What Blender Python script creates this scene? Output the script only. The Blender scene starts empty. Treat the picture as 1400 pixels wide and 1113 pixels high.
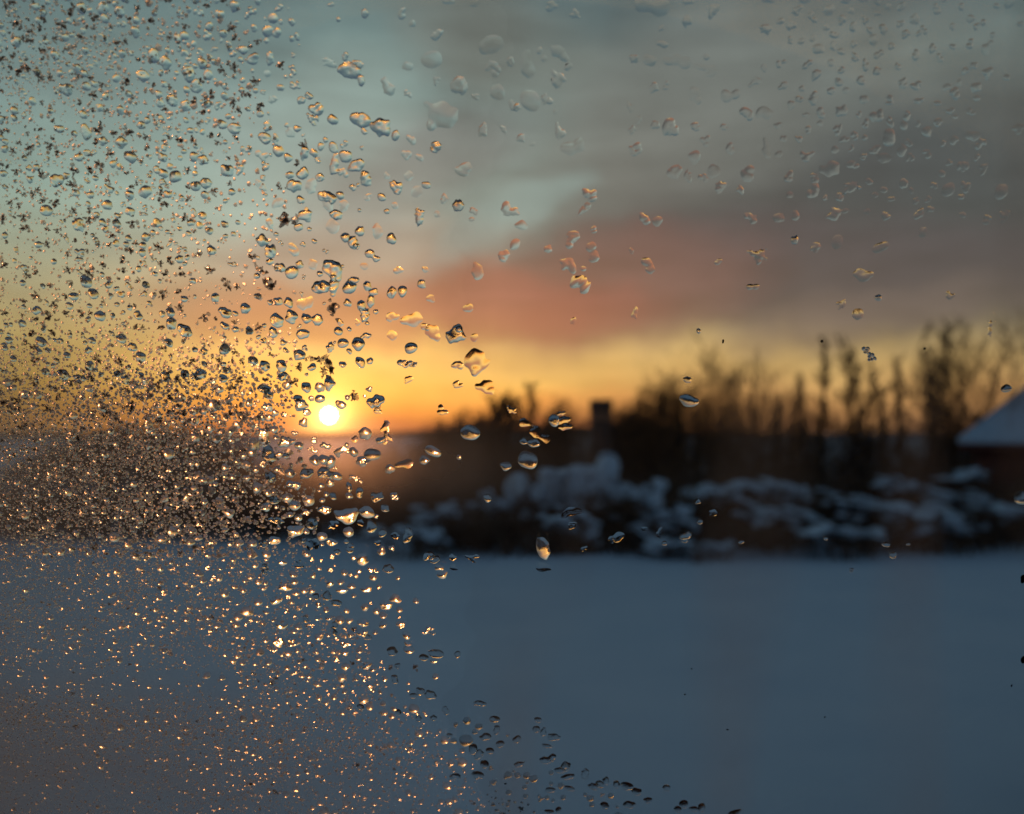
import bpy, math, random
import numpy as np
from mathutils import Vector, Matrix, Euler
random.seed(7); rng = np.random.default_rng(11)
S = bpy.context.scene
COL = S.collection
# ------------------------------------------------------------------ camera
F_PX, CX, CY, CAM_H = 1361.0, 700.0, 556.5, 2.5          # focal length and centre in photo pixels (1400 wide)
HORIZON = 592.0
PITCH = math.atan((HORIZON - CY) / F_PX)
cam_d = bpy.data.cameras.new('camera'); cam = bpy.data.objects.new('camera', cam_d); COL.objects.link(cam)
cam_d.sensor_width = 36; cam_d.lens = 35.0
cam.location = (0, 0, CAM_H); cam.rotation_euler = (math.pi / 2 + PITCH, 0, 0)
cam_d.clip_start = .01; cam_d.clip_end = 9000
cam_d.dof.use_dof = True; cam_d.dof.focus_distance = .312; cam_d.dof.aperture_fstop = 10.2
S.camera = cam
CAM_M = Euler((math.pi / 2 + PITCH, 0, 0)).to_matrix()
def ray(px, py): return (CAM_M @ Vector(((px - CX) / F_PX, -(py - CY) / F_PX, -1)))
def at(px, py, Y):                                       # the point at depth Y seen at photo pixel px, py
    d = ray(px, py); return Vector((0, 0, CAM_H)) + d * (Y / d.y)
SUN_PX = (450, 568)
sd = ray(*SUN_PX).normalized()
SUN_EL, SUN_AZ = math.asin(sd.z), math.atan2(sd.x, sd.y)

# ------------------------------------------------------------------ node helpers
def lin(c):
    return tuple(((v / 255) / 12.92 if v / 255 <= .04045 else ((v / 255 + .055) / 1.055) ** 2.4) for v in c) + (1,)
class N:
    def __init__(s, tree): s.t = tree; s.n = tree.nodes; s.l = tree.links
    def add(s, ty, **kw):
        x = s.n.new(ty)
        for k, v in kw.items(): setattr(x, k, v)
        return x
    def put(s, sock, v):
        if isinstance(v, bpy.types.NodeSocket): s.l.new(v, sock)
        elif v is not None: sock.default_value = v
    def math(s, op, a, b=None, c=None, clamp=False):
        x = s.add('ShaderNodeMath', operation=op, use_clamp=clamp)
        s.put(x.inputs[0], a); s.put(x.inputs[1], b)
        if c is not None: s.put(x.inputs[2], c)
        return x.outputs[0]
    def mix(s, f, a, b, blend='MIX'):
        x = s.add('ShaderNodeMix', data_type='RGBA', blend_type=blend); x.clamp_factor = True
        s.put(x.inputs[0], f); s.put(x.inputs[6], a); s.put(x.inputs[7], b); return x.outputs[2]
    def noise(s, vec, scale, detail=3, rough=.5, dim='3D'):
        x = s.add('ShaderNodeTexNoise', noise_dimensions=dim); s.put(x.inputs['Vector'], vec)
        x.inputs['Scale'].default_value = scale; x.inputs['Detail'].default_value = detail; x.inputs['Roughness'].default_value = rough
        return x
    def ramp(s, f, stops, interp='EASE'):
        x = s.add('ShaderNodeValToRGB'); cr = x.color_ramp; cr.interpolation = interp
        while len(cr.elements) > 1: cr.elements.remove(cr.elements[-1])
        cr.elements[0].position, cr.elements[0].color = stops[0]
        for p, c in stops[1:]:
            e = cr.elements.new(p); e.color = c
        s.put(x.inputs[0], f); return x.outputs[0]
    def sstep(s, v, a, b):
        x = s.add('ShaderNodeMapRange', interpolation_type='SMOOTHSTEP'); s.put(x.inputs[0], v)
        x.inputs[1].default_value = a; x.inputs[2].default_value = b; return x.outputs[0]

# ------------------------------------------------------------------ world: low winter sun, cloud bands
SKY_GAIN = 1.0
world = bpy.data.worlds.new('World'); S.world = world; world.use_nodes = True
def build_world():
    t = world.node_tree; t.nodes.clear(); w = N(t)
    tc = w.add('ShaderNodeTexCoord'); sep = w.add('ShaderNodeSeparateXYZ'); w.put(sep.inputs[0], tc.outputs['Generated'])
    x, y, z = sep.outputs
    az = w.math('MULTIPLY', w.math('ARCTAN2', x, y), 180 / math.pi)
    el = w.math('MULTIPLY', w.math('ARCSINE', z), 180 / math.pi)
    n1 = w.noise(tc.outputs['Generated'], 7, 4, .55); n2 = w.noise(tc.outputs['Generated'], 19, 3, .5)
    s1 = w.add('ShaderNodeSeparateColor'); w.put(s1.inputs[0], n1.outputs['Color'])
    s2 = w.add('ShaderNodeSeparateColor'); w.put(s2.inputs[0], n2.outputs['Color'])
    def warp(v, a, b, ka, kb):
        v = w.math('ADD', v, w.math('MULTIPLY', w.math('SUBTRACT', a, .5), ka))
        return w.math('ADD', v, w.math('MULTIPLY', w.math('SUBTRACT', b, .5), kb))
    azw = warp(az, s1.outputs[0], s2.outputs[0], 7, 3)
    elw = warp(el, s1.outputs[1], s2.outputs[1], 3.0, 1.4)
    def E(py): return math.degrees(math.atan((HORIZON - py) / F_PX))
    def pos(py): return (E(py) + 5) / 95
    def st(*a): return [((e + 5) / 95 if isinstance(e, float) else pos(e), lin(c)) for e, c in a]
    f = w.math('DIVIDE', w.math('ADD', elw, 5), 95, clamp=True)
    top = [(32.0, (76, 96, 104)), (45.0, (56, 76, 94)), (70.0, (44, 64, 86)), (90.0, (40, 60, 84))]
    low = lambda c: [(-5.0, c)]
    left = w.ramp(f, st(*low((104, 88, 60)), (585, (134, 110, 66)), (540, (160, 140, 76)), (480, (174, 158, 100)), (420, (170, 164, 124)), (350, (154, 170, 148)), (270, (138, 170, 160)), (160, (116, 146, 144)), (30, (90, 120, 122)), *top), 'LINEAR')
    mid = w.ramp(f, st(*low((120, 78, 60)), (588, (176, 108, 68)), (558, (218, 146, 76)), (520, (236, 190, 102)), (480, (228, 188, 114)), (430, (196, 154, 112)), (370, (166, 158, 140)), (310, (150, 178, 170)), (200, (122, 152, 148)), (60, (96, 124, 124)), *top), 'LINEAR')
    right = w.ramp(f, st(*low((110, 86, 64)), (588, (152, 110, 78)), (550, (190, 142, 92)), (500, (204, 168, 108)), (455, (192, 168, 120)), (410, (146, 130, 116)), (330, (118, 118, 114)), (220, (110, 118, 114)), (100, (98, 112, 110)), (0, (84, 100, 102)), *top), 'LINEAR')
    back = w.ramp(f, st(*low((44, 52, 64)), (560, (50, 64, 84)), (400, (54, 70, 94)), (100, (46, 68, 96)), *top), 'LINEAR')
    def az_of(px): return math.degrees(math.atan((px - CX) / F_PX))
    c = w.mix(w.sstep(azw, az_of(40), az_of(400)), left, mid)
    c = w.mix(w.sstep(azw, az_of(480), az_of(1050)), c, right)
    # far right grows duller, and the sky away from the sunset is slate
    c = w.mix(w.sstep(w.math('ABSOLUTE', w.math('SUBTRACT', az, math.degrees(SUN_AZ))), 38, 100), c, back)
    fold = []
    def cloud(px, py, rx, ry, rot, col, k, soft=1.0):
        nonlocal c
        da = w.math('SUBTRACT', azw, az_of(px)); de = w.math('SUBTRACT', elw, E(py))
        r = math.radians(rot); ca, sa = math.cos(r), math.sin(r)
        u = w.math('ADD', w.math('MULTIPLY', da, ca), w.math('MULTIPLY', de, -sa))
        v = w.math('ADD', w.math('MULTIPLY', da, sa), w.math('MULTIPLY', de, ca))
        u = w.math('DIVIDE', u, rx * .042); v = w.math('DIVIDE', v, ry * .042)
        q = w.math('ADD', w.math('MULTIPLY', u, u), w.math('MULTIPLY', v, v))
        m = w.math('MULTIPLY', w.math('SUBTRACT', 1, w.sstep(q, 0, 3.0)), k)
        c = w.mix(m, c, lin(col))
    # broad grey deck to the right, purple heart of it low down
    cloud(1330, 325, 430, 120, 3, (64, 68, 70), .95)
    cloud(1080, 380, 330, 56, 2, (78, 70, 74), .94)
    cloud(830, 400, 160, 58, -6, (112, 80, 76), .9)
    cloud(1190, 440, 130, 26, -8, (108, 94, 90), .7)
    cloud(680, 412, 150, 34, 3, (146, 84, 76), .84)
    cloud(430, 430, 170, 34, 2, (152, 104, 86), .7)
    cloud(640, 395, 90, 36, 4, (146, 94, 86), .75)
    cloud(540, 240, 130, 52, -24, (118, 124, 122), .75)
    cloud(500, 345, 150, 34, -5, (140, 132, 122), .7)
    cloud(960, 150, 200, 90, -10, (116, 120, 114), .7)
    cloud(660, 40, 120, 60, 12, (112, 118, 110), .6)
    cloud(690, 300, 90, 20, -28, (138, 166, 162), .5)
    cloud(560, 590, 190, 13, 0, (150, 92, 70), .8)
    cloud(430, 170, 110, 60, -20, (146, 168, 162), .5)
    n3 = w.noise(tc.outputs['Generated'], 9, 5, .6); mp = w.add('ShaderNodeMapping'); mp.inputs['Scale'].default_value = (1, 1, 5.5); w.put(mp.inputs[0], tc.outputs['Generated']); w.l.new(mp.outputs[0], n3.inputs['Vector'])
    wisp = w.math('ADD', .62, w.math('MULTIPLY', n3.outputs['Fac'], .76))           # thin uneven layers in the cloud
    ws = w.add('ShaderNodeVectorMath', operation='SCALE'); w.put(ws.inputs[0], c); w.put(ws.inputs[3], wisp); c = ws.outputs[0]
    # glow round the sun and the disc itself
    dt = w.add('ShaderNodeVectorMath', operation='DOT_PRODUCT'); w.put(dt.inputs[0], tc.outputs['Generated']); dt.inputs[1].default_value = sd
    ang = w.math('MULTIPLY', w.math('ARCCOSINE', w.math('MINIMUM', dt.outputs['Value'], .9999999)), 180 / math.pi)
    def glow(k, wd, col):
        g = w.math('MULTIPLY', w.math('EXPONENT', w.math('DIVIDE', ang, -wd)), k)
        m = w.add('ShaderNodeVectorMath', operation='SCALE'); m.inputs[0].default_value = col; w.put(m.inputs[3], g); return m.outputs[0]
    def add(a, b):
        m = w.add('ShaderNodeVectorMath', operation='ADD'); w.put(m.inputs[0], a); w.put(m.inputs[1], b); return m.outputs[0]
    disc = w.math('SUBTRACT', 1, w.sstep(ang, .26, .34))
    m = w.add('ShaderNodeVectorMath', operation='SCALE'); m.inputs[0].default_value = (1, .52, .18); w.put(m.inputs[3], w.math('MULTIPLY', disc, 120))
    c2 = add(c, glow(.075, 5.0, (1, .54, .22))); c2 = add(c2, glow(6, .75, (1, .52, .13))); c2 = add(c2, m.outputs[0])
    bg = w.add('ShaderNodeBackground'); w.put(bg.inputs[0], c2); bg.inputs[1].default_value = SKY_GAIN
    # physical sky under the clouds, at the same sun
    nis = w.add('ShaderNodeTexSky', sky_type='NISHITA'); nis.sun_disc = False
    nis.sun_elevation = SUN_EL; nis.sun_rotation = SUN_AZ; nis.altitude = 100; nis.dust_density = 1.5
    bn = w.add('ShaderNodeBackground'); w.put(bn.inputs[0], nis.outputs[0]); bn.inputs[1].default_value = NISHITA_K
    ad = w.add('ShaderNodeAddShader'); w.put(ad.inputs[0], bg.outputs[0]); w.put(ad.inputs[1], bn.outputs[0])
    out = w.add('ShaderNodeOutputWorld'); w.put(out.inputs[0], ad.outputs[0])
NISHITA_K = .03
build_world()
world.cycles.sampling_method = 'MANUAL'; world.cycles.sample_map_resolution = 2048

sun_d = bpy.data.lights.new('sun', 'SUN'); sun = bpy.data.objects.new('sun', sun_d); COL.objects.link(sun)
sun_d.energy = .28; sun_d.angle = math.radians(.55); sun_d.color = (1, .36, .13)
sun.rotation_euler = sd.to_track_quat('Z', 'Y').to_euler()
S.view_settings.view_transform = 'Standard'; S.view_settings.look = 'None'
S.view_settings.exposure = 0; S.view_settings.gamma = 1; S.view_settings.use_curve_mapping = False
S.render.engine = 'CYCLES'
cy = S.cycles
cy.max_bounces = 14; cy.transmission_bounces = 12; cy.transparent_max_bounces = 12; cy.diffuse_bounces = 2; cy.glossy_bounces = 4
cy.caustics_refractive = False; cy.caustics_reflective = False; cy.sample_clamp_indirect = 9; cy.blur_glossy = .3
cy.use_denoising = True

# ------------------------------------------------------------------ object helpers
def tag(o, label=None, cat=None, group=None, kind=None):
    for k, v in (('label', label), ('category', cat), ('group', group), ('kind', kind)):
        if v: o[k] = v
    return o
def link(name, me, mat=None, parent=None):
    o = bpy.data.objects.new(name, me); COL.objects.link(o)
    if mat is not None and me is not None and not me.materials: me.materials.append(mat)
    if parent is not None: o.parent = parent
    return o
def mesh_np(name, V, Fq, smooth=None):
    """V (n,3), Fq (m,k) all faces of one size k; smooth: bool or array"""
    me = bpy.data.meshes.new(name); V = np.asarray(V, np.float32); Fq = np.asarray(Fq, np.int32)
    me.vertices.add(len(V)); me.vertices.foreach_set('co', V.ravel())
    m, k = Fq.shape; me.loops.add(m * k); me.loops.foreach_set('vertex_index', Fq.ravel())
    me.polygons.add(m); me.polygons.foreach_set('loop_start', np.arange(m, dtype=np.int32) * k)
    if smooth is not None: me.polygons.foreach_set('use_smooth', np.broadcast_to(smooth, m).astype(bool))
    me.update(calc_edges=True); me.validate(); return me
def box_data(x0, x1, y0, y1, z0, z1):
    V = [(x, y, z) for z in (z0, z1) for y in (y0, y1) for x in (x0, x1)]
    Fc = [(0, 2, 3, 1), (4, 5, 7, 6), (0, 1, 5, 4), (2, 6, 7, 3), (0, 4, 6, 2), (1, 3, 7, 5)]
    return V, Fc
def box(name, b, mat, parent=None, bevel=0):
    V, Fc = box_data(*b); me = mesh_np(name, V, Fc); o = link(name, me, mat, parent)
    if bevel:
        m = o.modifiers.new('b', 'BEVEL'); m.width = bevel; m.segments = 2
    return o
def material(name, base=(.5, .5, .5, 1), rough=.8, fn=None, **kw):
    m = bpy.data.materials.new(name); m.use_nodes = True; p = m.node_tree.nodes['Principled BSDF']
    p.inputs['Base Color'].default_value = base; p.inputs['Roughness'].default_value = rough
    for k, v in kw.items(): p.inputs[k].default_value = v
    if fn: fn(N(m.node_tree), p)
    return m
def vary(c1, c2, scale, bump=0, bscale=None, dist=.01):
    def fn(w, p):
        tc = w.add('ShaderNodeTexCoord'); n = w.noise(tc.outputs['Object'], scale, 4, .6)
        w.put(p.inputs['Base Color'], w.ramp(n.outputs['Fac'], [(.35, c1), (.65, c2)], 'LINEAR'))
        if bump:
            n2 = w.noise(tc.outputs['Object'], bscale or scale * 4, 4, .6); b = w.add('ShaderNodeBump')
            b.inputs['Strength'].default_value = bump; b.inputs['Distance'].default_value = dist
            w.put(b.inputs['Height'], n2.outputs['Fac']); w.put(p.inputs['Normal'], b.outputs[0])
    return fn
SNOW = material('snow', rough=.65, fn=vary((.66, .75, .84, 1), (.74, .81, .88, 1), .6, .25, 9, .03))
BARK = material('bark', rough=.9, fn=vary((.022, .016, .012, 1), (.05, .035, .024, 1), 3, .4, 20))
TWIG = material('dead_twig', rough=.9, fn=vary((.09, .05, .03, 1), (.19, .105, .06, 1), 2))
PLANK = material('dark_red_plank', rough=.8, fn=vary((.18, .05, .035, 1), (.26, .075, .05, 1), 4, .3, 30))
BLOCK = material('dark_block', rough=.9, fn=vary((.06, .035, .028, 1), (.12, .06, .045, 1), 6, .4, 40))
BAND = material('red_brown_band', rough=.7, fn=vary((.22, .09, .05, 1), (.32, .14, .08, 1), 8))
PLASTER = material('wall_plaster', rough=.9, fn=vary((.32, .30, .27, 1), (.37, .35, .31, 1), 3, .2, 60, .002))
WOODF = material('painted_frame', rough=.45, fn=vary((.62, .60, .56, 1), (.68, .66, .61, 1), 6, .1, 80, .001))
FLOORM = material('floor_board', rough=.5, fn=vary((.14, .09, .06, 1), (.2, .13, .08, 1), 5))

def fnoise(seed, n=7, k0=1.0):
    """smooth random field made of sines, for numpy arrays"""
    r = np.random.default_rng(seed); ks = r.normal(size=(n, 2)) * k0; ph = r.uniform(0, 6.28, n); a = 1 / (1 + np.hypot(ks[:, 0], ks[:, 1]) / k0)
    s = a.sum()
    def f(x, y): return sum(a[i] * np.sin(ks[i, 0] * x + ks[i, 1] * y + ph[i]) for i in range(n)) / s * 1.6
    return f

# ------------------------------------------------------------------ ground
def ground():
    ys = np.concatenate([np.linspace(-6, 4, 8), np.linspace(4.5, 60, 150), np.geomspace(62, 4000, 40)])
    xs = np.concatenate([-np.geomspace(4000, 42, 30), np.linspace(-40, 40, 130), np.geomspace(42, 4000, 30)])
    X, Y = np.meshgrid(xs, ys); a, b, c = fnoise(1, 9, .25), fnoise(2, 9, .9), fnoise(3, 9, .06)
    Z = .10 * a(X, Y) + .025 * b(X, Y)
    Z *= np.clip((Y - 2) / 10, 0, 1)
    Z += np.clip((Y - 60) / 400, 0, 1) * 1.2 * c(X, Y)
    n, m = X.shape; V = np.stack([X, Y, Z], -1).reshape(-1, 3); i = np.arange(n * m).reshape(n, m)
    Fq = np.stack([i[:-1, :-1], i[:-1, 1:], i[1:, 1:], i[1:, :-1]], -1).reshape(-1, 4)
    tag(link('ground', mesh_np('ground', V, Fq, True), SNOW), kind='structure')
ground()

# ------------------------------------------------------------------ snow-laden scrub at the end of the field
def tubes(segs, sides=5):
    """segs: list of (p0, p1, r0, r1) -> vertices, quads"""
    V, Fq = [], []
    P0 = np.array([s[0] for s in segs], float); P1 = np.array([s[1] for s in segs], float)
    R = np.array([(s[2], s[3]) for s in segs]); D = P1 - P0; L = np.linalg.norm(D, axis=1, keepdims=True) + 1e-9; D /= L
    up = np.where(np.abs(D[:, 2:3]) > .9, [[1., 0, 0]], [[0, 0, 1.]]); A = np.cross(D, up); A /= np.linalg.norm(A, axis=1, keepdims=True); B = np.cross(D, A)
    th = np.arange(sides) * 2 * math.pi / sides
    ring = A[:, None] * np.cos(th)[None, :, None] + B[:, None] * np.sin(th)[None, :, None]
    V = np.concatenate([P0[:, None] + ring * R[:, 0, None, None], P1[:, None] + ring * R[:, 1, None, None]], 1)
    n = len(segs); base = np.arange(n)[:, None] * sides * 2; k = np.arange(sides); kn = (k + 1) % sides
    Fq = np.stack([base + k, base + kn, base + sides + kn, base + sides + k], -1).reshape(-1, 4)
    return V.reshape(-1, 3), Fq
def grow(rnd, p, d, L, r, depth, out, up=.25, spread=.55, kids=(2, 3), jit=.25, minr=.004):
    """one shoot of three bent pieces, then side shoots"""
    q = Vector(p); d = Vector(d).normalized()
    for k in range(3):
        d = (d + Vector((rnd.uniform(-jit, jit), rnd.uniform(-jit, jit), rnd.uniform(-jit, jit) + up * .3))).normalized()
        e = q + d * (L / 3); r1 = max(r * .8, minr); out.append((tuple(q), tuple(e), r, r1)); q = e; r = r1
        if depth > 0:
            for _ in range(rnd.randint(*kids) if k else 1):
                a = Vector((rnd.gauss(0, 1), rnd.gauss(0, 1), rnd.gauss(0, .5))); a = (a - d * a.dot(d)).normalized()
                nd = (d * (1 - spread) + a * spread + Vector((0, 0, up * .4))).normalized()
                grow(rnd, q, nd, L * rnd.uniform(.45, .72), r * .6, depth - 1, out, up, spread, kids, jit, minr)
def blob_mesh(name, rnd, sx, sy, sz, n=(22, 12), amp=.25, k0=2.2):
    f, g = fnoise(rnd.randint(0, 9999), 9, k0), fnoise(rnd.randint(0, 9999), 9, k0)
    U, W = np.meshgrid(np.linspace(0, 2 * math.pi, n[0], endpoint=False), np.linspace(.02, math.pi - .02, n[1]))
    x, y, z = np.sin(W) * np.cos(U), np.sin(W) * np.sin(U), np.cos(W)
    r = 1 + amp * (f(x * 1.3 + z, y * 1.3) + g(y + 3, z * 1.5))
    V = np.stack([x * r * sx, y * r * sy, z * r * sz], -1).reshape(-1, 3)
    i = np.arange(n[0] * n[1]).reshape(n[1], n[0]); j = np.roll(i, -1, 1)
    Fq = np.stack([i[:-1], i[1:], j[1:], j[:-1]], -1).reshape(-1, 4)
    return mesh_np(name, V, Fq, True)
# snow heaps: photo x, y (centre), half width, half height, depth, label
SCRUB = [
 (598, 705, 36, 16, 21.5, 'low snow cushion on scrub just under the sun-side end of the thicket'),
 (648, 690, 30, 18, 22.5, 'small rounded snow cap on scrub below the dark slim tree'),
 (700, 676, 34, 30, 22.5, 'tall leaning snow clump left of the peaked drift'),
 (742, 672, 34, 34, 22.0, 'snow clump that forms the shoulder of the peaked drift'),
 (802, 662, 48, 28, 21.8, 'biggest peaked snow drift rising in front of the dark block'),
 (770, 716, 44, 22, 20.6, 'snow heap at the foot of the peaked drift'),
 (868, 678, 34, 24, 21.6, 'square-shouldered snow clump beside the peaked drift above a black hollow'),
 (906, 706, 40, 16, 21.0, 'thin snow layer on scrub beside the black hollow'),
 (968, 672, 36, 16, 22.4, 'snow cap in the middle of the scrub under the round-headed thicket'),
 (1022, 668, 40, 16, 22.6, 'broad flat snow cap on scrub in front of the bare slim trees'),
 (1090, 676, 44, 15, 22.6, 'snow cap under the twin-stemmed tree'),
 (1064, 704, 40, 14, 21.2, 'dim snow shelf low under the twin-stemmed tree'),
 (1172, 690, 44, 16, 22.0, 'long snow shelf under the forked dark tree'),
 (1238, 664, 34, 14, 23.2, 'snow cap high on scrub between forked tree and fan-shaped tree'),
 (1246, 704, 46, 18, 21.0, 'wide snow mound in front of the fan-shaped tree'),
 (1312, 682, 40, 15, 22.4, 'snow mound below the eave of the shed'),
 (1296, 714, 40, 16, 20.6, 'low snow mound above two dark holes near the shed'),
 (1372, 700, 34, 16, 21.6, 'snow mound before the shed wall at the window edge'),
 (1318, 648, 26, 8, 24.5, 'narrow snow ledge against the shed corner'),
 (1150, 728, 50, 10, 20.0, 'thin snow tongue reaching out from scrub under the forked tree'),
 (940, 742, 50, 12, 19.6, 'flat snow tongue at the field edge past the black hollow'),
 (560, 728, 46, 10, 20.2, 'flat snow tongue at the field edge nearest the sun'),
]
for k, (px, py, hw, hh, Y, lab) in enumerate(SCRUB):
    rnd = random.Random(100 + k); c = at(px, py, Y); s = Y / F_PX
    root = bpy.data.objects.new('snowy_shrub', None); COL.objects.link(root)
    base = Vector((c.x, Y, 0)); root.location = base
    tag(root, lab, 'shrub', 'snow covered scrub along the far edge of the field')
    for q in range(17):                                   # uneven lumps of snow lodged on the stems
        k1 = rnd.uniform(.12, .3) if q else .42
        cap = link('snow_cap', blob_mesh('snow_cap', rnd, hw * s * k1 * rnd.uniform(.9, 1.3), .32, hh * s * k1 * rnd.uniform(.8, 1.3), amp=.5, k0=2.6), SNOW, root)
        cap.location = c - base + Vector((rnd.uniform(-1.15, 1.15) * hw * s, rnd.uniform(-.35, .35), rnd.uniform(-1.2, .7) * hh * s)) * (1 if q else .3); cap.rotation_euler = (0, rnd.uniform(-.5, .5), 0)
    if k == 4:                                            # the peak of the tallest drift
        cap = link('snow_cap', blob_mesh('snow_cap', rnd, 17 * s, .3, 30 * s, amp=.25), SNOW, root); cap.location = at(826, 652, Y) - base; cap.rotation_euler = (0, .45, 0)
    segs = []
    for j in range(30):
        a = rnd.uniform(0, 6.28); rr = rnd.uniform(.1, 1.2) * hw * s
        p = Vector((math.cos(a) * rr, math.sin(a) * .6, 0)); grow(rnd, p, (rnd.uniform(-.3, .3), rnd.uniform(-.2, .2), 1), max(c.z, .3) * rnd.uniform(.6, 1.15), .016, 1, segs, .3, .5, (1, 2))
    V, Fq = tubes(segs, 4); link('twigs', mesh_np('twigs', V, Fq, True), TWIG, root)['kind'] = 'stuff'
def scrub_mass():
    """the dark tangle of dead stems between and behind the snow caps"""
    rnd = random.Random(5); segs = []
    for j in range(2300):
        px = rnd.uniform(520, 1500); e_ = 20.2 + .9 * math.sin(px * .013 + 1) + .5 * math.sin(px * .041) + (1.0 if px < 620 or px > 1080 else 0); Y = e_ + rnd.random() ** .8 * (27 - e_)
        if px < 600 and rnd.random() < .5: continue
        c = at(px, 700, Y); h = rnd.uniform(.3, .65) + (Y - 20.6) * .10
        d = (rnd.uniform(-.5, .5), rnd.uniform(-.3, .3), 1)
        grow(rnd, (c.x, Y, -.05), d, h, .03, 1, segs, .2, .5, (1, 3), .3, .01)
    V, Fq = tubes(segs, 3); tag(link('scrub', mesh_np('scrub', V, Fq), TWIG), 'dark tangle of dead stems showing between the snow clumps', 'scrub', kind='stuff')
scrub_mass()
def dark_bank():
    rnd = random.Random(8)
    Ls = [(850, 706, 34, 20, 21.2), (700, 725, 40, 12, 20.6), (770, 742, 40, 9, 20.0), (630, 728, 40, 14, 20.8), (1000, 735, 40, 14, 20.2), (1060, 738, 36, 10, 20.0),
          (1346, 712, 14, 9, 20.4), (1395, 722, 16, 10, 20.4), (1235, 722, 14, 6, 20.4), (1120, 700, 40, 14, 21.9), (945, 700, 34, 14, 21.8), (1200, 668, 40, 14, 23.4)]
    for k, (px, py, hw, hh, Y) in enumerate(Ls):
        c = at(px, py, Y); s = Y / F_PX; segs = []
        root = bpy.data.objects.new('bare_shrub', None); COL.objects.link(root); root.location = (c.x, Y, 0)
        tag(root, 'snowless dark clump of stems ' + ('filling the black hollow beside the peaked drift', 'below the leaning snow clump', 'at the field edge under the peaked drift', 'below the small rounded snow cap',
            'at the field edge under the broad flat cap', 'just past the thin tongue of snow', 'making the dark hole near the shed', 'at the window edge below the shed', 'making the small dark nick before the fan-shaped tree',
            'beneath the twin-stemmed tree', 'behind the thin snow layer', 'below the forked dark tree')[k], 'shrub', 'bare dark scrub along the far edge of the field')
        for j in range(70):
            x = rnd.gauss(0, .5) * hw * s; z = c.z - hh * s * .9
            grow(rnd, (x, rnd.uniform(-.2, .2), max(z, -.05)), (rnd.uniform(-.6, .6), rnd.uniform(-.4, .2), 1), hh * s * rnd.uniform(1.2, 2.1), .02, 1, segs, .1, .5, (1, 2), .35, .012)
        V, Fq = tubes(segs, 3); link('stems', mesh_np('stems', V, Fq), TWIG, root)['kind'] = 'stuff'
dark_bank()

# ------------------------------------------------------------------ bare trees behind the scrub
def tree(px, top, Y, lab, stems=1, width=20, dense=2, seed=0, lean=0, r=.06, fan=.0, tw=.011, bush=1.0):
    rnd = random.Random(seed + 31); c = at(px, 700, Y); h = at(px, top, Y).z; s = Y / F_PX
    root = bpy.data.objects.new('bare_tree', None); COL.objects.link(root); root.location = (c.x, Y, -.1)
    tag(root, lab, 'tree', 'bare trees and tall shrubs behind the scrub')
    tr, br = [], []
    for k in range(stems):
        f = (k - (stems - 1) / 2) / max(1, stems - 1) * 2 if stems > 1 else 0
        p = Vector((f * width * s * .35 * (1 - fan), rnd.uniform(-.2, .2), 0)); tip = Vector((f * width * s * (.45 + fan) + lean * s, rnd.uniform(-.4, .4), h * (rnd.uniform(.8, 1) if stems > 1 and k != stems // 2 else 1)))
        q = p; n = 11; rr = r
        for j in range(1, n + 1):
            t = j / n; e = p.lerp(tip, t) + Vector((rnd.uniform(-1, 1), rnd.uniform(-1, 1), 0)) * .05; e.x += math.sin(t * 3.1) * fan * f * -width * s * .3
            r1 = rr * .88; tr.append((tuple(q), tuple(e), rr, r1)); q = e; rr = r1
            if t > .12:
                for _ in range(dense):
                    if bush < 1 and rnd.random() < .35 + .3 * math.sin(j * 1.7 + k * 2): continue
                    a = rnd.uniform(0, 6.28); d = Vector((math.cos(a), math.sin(a), rnd.uniform(.9, 3.2))); o_ = q.lerp(Vector(tr[-1][0]), rnd.random())
                    grow(rnd, o_, d, width * s * rnd.uniform(.35, 1.35) * (1.15 - t * .7) * bush, rr * .55, 2, br, .35, .5, (1, 2), .2, tw)
    V, Fq = tubes(tr, 7); link('trunk', mesh_np('trunk', V, Fq, True), BARK, root)
    V, Fq = tubes(br, 3); link('crown', mesh_np('crown', V, Fq), TWIG, root)['kind'] = 'stuff'
TREES = [
 (722, 528, 27, 'slim spiky tree over the shoulder of the peaked drift', 2, 18, 6),
 (688, 548, 27.5, 'short leaning tree at the sun-side end of the thicket', 3, 30, 6),
 (655, 584, 27, 'low dark tree nearest the sun in the thicket', 3, 36, 5),
 (612, 612, 28, 'lowest shrubby tree where the thicket fades towards the sun', 4, 44, 4),
 (764, 574, 28, 'short tree between the spiky tree and the dark block', 3, 34, 5),
 (866, 572, 28, 'thick twiggy tree right beside the dark block', 4, 38, 5),
 (908, 548, 28.5, 'stooping twiggy tree under the slanting dark drop', 3, 42, 4),
 (960, 486, 28.5, 'round-headed tall thicket tree with a dome of fine twigs', 4, 64, 3, .1),
 (1022, 500, 29, 'fine twigged tree beside the round-headed one', 4, 50, 3, .1),
 (1072, 545, 28, 'dark pointed tree between dome and twin-stemmed tree', 2, 26, 4),
 (1110, 468, 28, 'twin-stemmed tree with two leafy looking tips', 2, 34, 9, .0),
 (1176, 474, 28, 'forked dark tree with thick clumped head', 3, 40, 8, .15),
 (1220, 494, 28.5, 'clumped narrow tree close beside the forked one', 2, 30, 9),
 (1276, 520, 28, 'shorter stem at the foot of the fan-shaped tree', 2, 26, 3),
 (1300, 448, 27.5, 'tall fan-shaped tree with arching boughs beside the shed', 3, 44, 2, .35),
 (1345, 462, 27.8, 'splayed willow-like tree with thin branches sweeping over the shed roof', 6, 90, 1, .6),
]
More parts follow.
